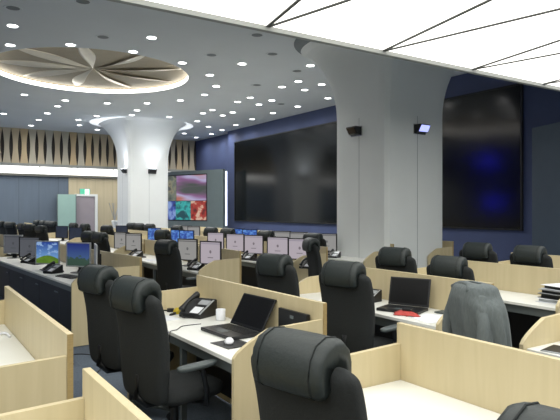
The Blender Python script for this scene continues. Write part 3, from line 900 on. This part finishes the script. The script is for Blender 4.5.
monitor(299, 11.9, 'pale', 32, 'small white monitor peeking behind the sideways chair', line=3)
monitor(282.5, 12.4, 'pale', 32, 'small grey-white monitor under the middle of the video wall', line=3)
monitor(250, 14, 'blue', 30, 'bright blue monitor under the left end of the video wall, right of two', line=3)
monitor(238, 14.7, 'blue', 30, 'bright blue monitor under the left end of the video wall, left of two', line=3)
monitor(194, 14.7, 'pale', 32, 'tiny pale monitor below the red picture', line=3)
monitor(186, 14.9, 'pale', 32, 'tiny pale monitor below the teal picture', line=3)
monitor(62, 13.4, 'navy', 40, 'dark navy monitor behind the city desktop monitor, left of a pair', line=1)
monitor(76, 12.8, 'navy', 40, 'dark navy monitor behind the city desktop monitor, right of a pair', line=1)

# ------------------------------------------------------------------ phones, keyboards, papers
def make_phone(label):
    t = thing('desk_phone', label, 'telephone')
    bm = nb(); prism(bm, [(-.1, 0), (.1, 0), (.1, .115), (.088, .122), (-.1, .03)], 1, -.1, .1)
    obj('base', bm, M['plastic'], t, bevel=.005)
    sl = math.atan2(.092, .188)
    def on(x, y0, y1, l, h0, h1):
        m4 = Matrix.Translation((-.1, 0, .03)) @ Matrix.Rotation(-sl, 4, 'Y')
        return m4
    m4 = on(0, 0, 0, 0, 0, 0)
    obj('keypad_label', box(nb(), .015, .09, -.07, .01, .0005, .003, m4), M['paper'], t)
    obj('display', box(nb(), .12, .175, -.08, .01, .0005, .006, m4), M['silver'], t)
    obj('side_strip', box(nb(), .005, .19, -.098, -.085, .0005, .004, m4), M['silver'], t)
    bm = nb(); pts = [(.0, .06, .03), (.03, .06, .04), (.1, .06, .046), (.17, .06, .04), (.2, .06, .03)]
    tube(bm, [m4 @ Vector(p) for p in smooth_curve(pts, 14)], [.026, .027, .024, .02, .017, .016, .016, .016, .016, .017, .02, .023, .025, .027, .024], 10)
    obj('handset', bm, M['plastic'], t, smooth=True)
    pts = []
    for i in range(60):
        u = i / 59; a = u * 2 * PI * 12
        pts.append((-.11 - .03 * math.sin(PI * u) + .006 * math.cos(a), .06 - .1 * u, .012 + .006 * math.sin(a)))
    obj('coiled_cord', tube(nb(), pts, .0022, 5), M['plastic'], t, smooth=True)
    return t
x, y = atz(209, 314, HT)
ph0 = make_phone('black desk phone with paper key label on the foreground white desk'); ph0.location = (2.03, 4.33, HT); ph0.rotation_euler.z = R(25); ph0['group'] = 'black desk phones'; ph0.scale = (1.12,) * 3
def phone(x, y, yaw, label):
    c = dup(ph0, (x, y, HT), R(yaw), label); c.scale = (.95,) * 3; return c
phone(3.72, 4.12, 10, 'black desk phone left of the laptop below the near column')
for px, py, line, lab in ((12, 259, 0, 'black phone in front of the leftmost dim monitor'), (29, 262, 0, 'black phone in front of the second dim monitor'),
                    (53, 270, 0, 'black phone in front of the green field monitor'), (136, 255, 1, 'black phone in front of the pale monitor pair'),
                    (196, 266, 1, 'black phone below the white-screen monitor at centre left'), (248, 255, 2, 'grey and black phone under the pink-white monitors'),
                    (302, 257, 2, 'black phone left of the sideways chair'), (334, 253, 3, 'black phone at the edge of the near column')):
    x, y = atz(px, py + 3, HT)
    xf = [1.72, 3.58, 5.08, 6.62][line]; a, b = ray(px); d = xf / a
    yy = b * d
    for s0, L, _ in spans:
        for e in (s0, s0 + L):
            if abs(yy - e) < .2: yy = e + (.22 if yy >= e else -.22)
    phone(xf, yy, 25, lab)
def make_keyboard(label):
    t = thing('keyboard', label, 'keyboard')
    bm = nb(); prism(bm, [(-.075, 0), (.075, 0), (.075, .022), (-.075, .012)], 1, -.21, .21)
    obj('case', bm, M['plastic'], t, bevel=.003)
    bm = nb()
    for i in range(5):
        for j in range(14):
            x = -.06 + i * .026; z = .0135 + (x + .075) * .067
            box(bm, x, x + .02, -.195 + j * .028, -.195 + j * .028 + .023, z, z + .005)
    o = obj('keys', bm, M['dark_panel'], t)
    return t
kb0 = make_keyboard('black keyboard before the city desktop monitor'); kb0.location = (1.78, 7.75, HT); kb0['group'] = 'black keyboards'; kb0.rotation_euler.z = R(15)
for x, y, lab in ((1.76, 8.62, 'black keyboard before the green field monitor'), (1.76, 10.0, 'black keyboard before the dim monitor pair'),
                  (3.6, 7.62, 'black keyboard near the birch end panel at centre left'), (3.6, 10.35, 'black keyboard before the pale monitors below the far column'),
                  (5.1, 8.5, 'black keyboard below the right pink-white monitor'), (5.1, 9.55, 'black keyboard below the left pink-white monitor')):
    dup(kb0, (x, y, HT), R(12), lab)
def sheet(x, y, w, l, yaw, label, z=HT, m='paper', group='loose papers', h=.002):
    o = obj('paper_sheet', box(nb(), -w / 2, w / 2, -l / 2, l / 2, .0005, h), M[m], None, loc=(x, y, z), rz=R(yaw))
    return tag(o, label, 'paper', group)
sheet(1.76, 4.38, .16, .22, 10, 'white paper left of the foreground desk phone')
sheet(3.52, 8.5, .2, .28, 20, 'white paper in front of the tall chair row')
sheet(3.62, 9.6, .2, .28, -10, 'white papers below the far column monitors')
sheet(1.98, 3.2, .2, .29, 20, 'white paper behind the open laptop mouse pad')

# laptops
def make_laptop(label, tilt, W=.36):
    t = thing('laptop', label, 'laptop')
    obj('base', box(nb(), -.25, 0, -W / 2, W / 2, .002, .026), M['plastic'], t, bevel=.004)
    bm = nb()
    for i in range(5):
        for j in range(14):
            box(bm, -.13 + i * .022, -.13 + i * .022 + .018, -W / 2 + .02 + j * (W - .04) / 14, -W / 2 + .02 + (j + .82) * (W - .04) / 14, .0265, .029)
    obj('keys', bm, M['dark_panel'], t)
    obj('touchpad', box(nb(), -.22, -.155, -.045, .045, .0265, .0275), M['greyplastic'], t)
    m4 = Matrix.Translation((0, 0, .028)) @ Matrix.Rotation(R(tilt), 4, 'Y')
    lid = obj('lid', box(nb(), 0, .012, -W / 2, W / 2, 0, .25, m4), M['plastic'], t, bevel=.003)
    obj('display', box(nb(), -.0015, -.0003, -W / 2 + .015, W / 2 - .015, .02, .238, m4), M['blacklcd'], lid)
    return t
l = make_laptop('open black laptop on the white foreground desk, leaning back, next to a mouse', 30, .42)
l.location = (2.06, 3.6, HT); l.rotation_euler.z = R(3)
l = make_laptop('open black laptop on the desk below the near column', 14, .38)
l.location = (3.74, 3.62, HT); l.rotation_euler.z = R(22)
# sticker on palm rest / items around
o = obj('mouse_pad', box(nb(), -.1, .1, -.11, .11, .0005, .004), M['dark_panel'], None, loc=(1.79, 3.3, HT), rz=R(5)); tag(o, 'black mouse pad under the white mouse', 'mouse pad')
def make_mouse(label, loc, rz):
    t = thing('computer_mouse', label, 'mouse', loc, rz)
    rings = [superring(0, 0, z, hx, hy, 'z', n=20, e=2.4) for z, hx, hy in ((0.0005, .05, .028), (.01, .055, .031), (.022, .048, .027), (.031, .03, .018), (.034, .01, .007))]
    obj('shell', loft(nb(), rings), M['paper'], t, smooth=True)
    obj('scroll_wheel', box(nb(), .018, .032, -.003, .003, .03, .034), M['plastic'], t)
make_mouse('white computer mouse on the black pad', (1.78, 3.32, HT + .0045), R(60))
# mug
def make_mug(loc, label, r=.038, h=.09, name='mug', cat='mug'):
    t = thing(name, label, cat, loc)
    n = 24; rg = []
    for rr, z in ((r * .9, 0.001), (r, .01), (r, h), (r - .004, h), (r - .005, .012), (.002, .012)):
        rg.append([(rr * math.cos(2 * PI * k / n), rr * math.sin(2 * PI * k / n), z) for k in range(n)])
    obj('body', loft(nb(), rg), M['paper'], t, smooth=True)
    obj('handle', tube(nb(), [(0, r - .003, h * .8), (0, r + .022, h * .75), (0, r + .028, h * .5), (0, r + .02, h * .25), (0, r - .003, h * .2)], .005, 8), M['paper'], t, smooth=True)
make_mug((2.1, 4.06, HT), 'white cup between the desk phone and the laptop')
# tape dispenser / yellow-black headset pouch
t = thing('tape_measure', 'yellow and black tool lying beside the desk phone', 'tool', (1.95, 4.53, HT), R(30))
bm = nb(); prism(bm, [(-.06, 0.001), (.05, 0.001), (.06, .02), (.045, .045), (-.02, .05), (-.055, .03)], 1, -.025, .025); obj('body', bm, M['yellow'], t, bevel=.004)
bm = nb(); prism(bm, [(-.13, 0.001), (-.0605, 0.001), (-.0605, .02), (-.12, .014)], 1, -.012, .012); obj('grip', bm, M['plastic'], t, bevel=.002)
t = thing('headset', 'black headset lying at the far end of the foreground desk', 'headset', (1.83, 4.62, HT), R(20))
pts = [(.085 * math.cos(a), .085 * math.sin(a), .008) for a in [PI * i / 16 for i in range(17)]]
obj('headband', tube(nb(), pts, .006, 8), M['plastic'], t, smooth=True)
for s in (-1, 1): obj('earpiece', cyl(nb(), s * .085, -.01, .001, .03, .03), M['plastic'], t)
# cable over the edge of desk
pts = smooth_curve([(1.9, 4.0, .724), (1.75, 4.0, .724), (1.66, 3.9, .725), (1.6, 3.87, .7265), (1.592, 3.87, .71), (1.59, 3.88, .65), (1.585, 3.89, .58)], 24)
tag(obj('cable', tube(nb(), pts, .003, 6), M['plastic'], smooth=True), 'thin black cable hanging over the edge of the foreground desk', 'cable')
# black document box by the long panel
t = thing('document_case', 'thin black case standing against the partition right of the foreground laptop', 'case', (2.185, 3.16, HT))
obj('shell', box(nb(), -.014, .014, -.17, .17, .001, .2), M['plastic'], t, bevel=.004)
obj('clasp', box(nb(), -.018, -.0145, -.02, .02, .15, .17), M['steel'], t)

# desk below column: red cloth, papers
rings = []
bm = nb(); n = 40; cv = bm.verts.new((0, 0, .03)); prev = None; rg = []
for rr, zz in ((.03, .028), (.06, .018), (.085, .008), (.095, .001)):
    rg.append([(rr * (1 + .25 * math.sin(3 * a) + .12 * math.sin(7 * a)) * math.cos(a), 1.3 * rr * (1 + .2 * math.cos(4 * a)) * math.sin(a), zz + .006 * math.sin(5 * a) ** 2) for a in [2 * PI * k / n for k in range(n)]])
bm.free(); bm = nb(); loft(bm, rg[::-1])
tag(obj('red_cloth', bm, M['red'], smooth=True, loc=(3.52, 3.42, HT)), 'crumpled red cloth in front of the laptop below the near column', 'cloth')
o = obj('pouch', box(nb(), -.03, .03, -.04, .04, 0, .02), M['plastic'], None, bevel=.006, loc=(3.53, 3.42, HT + .034), rz=.4); tag(o, 'small black pouch lying on the red cloth', 'pouch')
for i, (x, y, w, l_, yaw, lab) in enumerate(((3.66, 3.2, .21, .29, 25, 'white sheet right of the laptop below the near column, farther one'), (3.5, 3.16, .18, .25, -15, 'white sheet at the near end of the laptop desk'))):
    sheet(x, y, w, l_, yaw, lab, HT + .001 * i)
t = thing('notebook', 'thin dark notebook against the partition behind the laptop', 'notebook', (3.84, 3.25, HT), R(5))
obj('cover', box(nb(), -.06, .06, -.1, .1, .0035, .014), M['greyplastic'], t)
# binders on right desk
cols = ['dark_panel', 'paper', 'silver', 'paper']
for i in range(4):
    t = thing('binder', ['white binder at the bottom of the stack on the right desk', 'black binder second from the bottom of the right desk stack', 'white binder third in the right desk stack', 'white tray topmost of the right desk stack'][i],
              'binder', (5.22 + .015 * (i % 2), 3.1 - .02 * i, HT + .001 + i * .042), R(4 - 5 * i), 'binders stacked on the right desk')
    bm = nb(); box(bm, -.16, .16, -.14, .14, 0, .004); box(bm, -.16, .16, -.14, .14, .034, .038); box(bm, .155, .16, -.14, .14, .004, .034)
    obj('cover', bm, M[['paper', 'plastic', 'silver', 'paper'][i]], t)
    obj('pages', box(nb(), -.13, .15, -.12, .12, .0045, .03), M[['silver', 'dark_panel', 'dark_panel', 'dark_panel'][i]], t)
# bottle
def bottle(x, y, z, label):
    t = thing('bottle', label, 'bottle', (x, y, z))
    rg = []
    for r, zz in ((.03, .001), (.034, .01), (.034, .15), (.03, .18), (.014, .2), (.014, .215)): rg.append([(r * math.cos(2 * PI * k / 20), r * math.sin(2 * PI * k / 20), zz) for k in range(20)])
    obj('body', loft(nb(), rg), M['paper'], t, smooth=True); obj('cap', cyl(nb(), 0, 0, .2155, .235, .017), M['silver'], t)
x, y = 6.62, 4.72
a, b = ray(516.5); y_ = 6.9 * b / a
bottle(6.9, y_, HT, 'white bottle beside the rightmost headrest'); 
# right edge desk: black pad and white cup-like object
t = thing('tablet', 'black tablet with pale rim lying on the right edge desk', 'tablet', (3.43, 1.96, HT), R(10))
obj('body', box(nb(), -.1, .1, -.14, .14, .001, .009), M['silver'], t, bevel=.003)
obj('glass', box(nb(), -.094, .094, -.134, .134, .0092, .0105), M['blacklcd'], t)
o = obj('eraser', loft(nb(), [superring(0, 0, z, hx, hy, 'z', n=20, e=2.6) for z, hx, hy in ((.001, .05, .08), (.012, .055, .085), (.03, .05, .075), (.035, .03, .05))]), M['paper'], None, smooth=True, loc=(3.66, 2.06, HT)); tag(o, 'white rounded box by the right edge above the tablet', 'box'); o.name = 'soap_box'
# left desk: cable bundle at back
pts = smooth_curve([(.2, 4.45, .73), (.3, 4.35, .735), (.38, 4.5, .73), (.46, 4.36, .735), (.58, 4.42, .735), (.6, 4.3, .73)], 40)
tag(obj('cable_bundle', tube(nb(), pts, .009, 8), M['paper'], smooth=True), 'white cable bundle lying on the left edge desk', 'cable')
# floor cable near aisle
pts = smooth_curve([(1.5, 5.55, .006), (1.7, 5.9, .006), (1.75, 6.3, .006), (1.55, 6.5, .006), (1.45, 6.1, .006)], 30)
tag(obj('floor_cable', tube(nb(), pts, .005, 6), M['plastic'], smooth=True), 'black cable curled on the blue-grey carpet of the aisle', 'cable')

# ------------------------------------------------------------------ world and view
w = bpy.data.worlds.new('world'); C.world = w; w.use_nodes = True
w.node_tree.nodes['Background'].inputs[0].default_value = (.5, .55, .6, 1)
w.node_tree.nodes['Background'].inputs[1].default_value = .02
C.view_settings.view_transform = 'Standard'; C.view_settings.look = 'None'
C.view_settings.exposure = 0; C.view_settings.gamma = 1; C.view_settings.use_curve_mapping = False
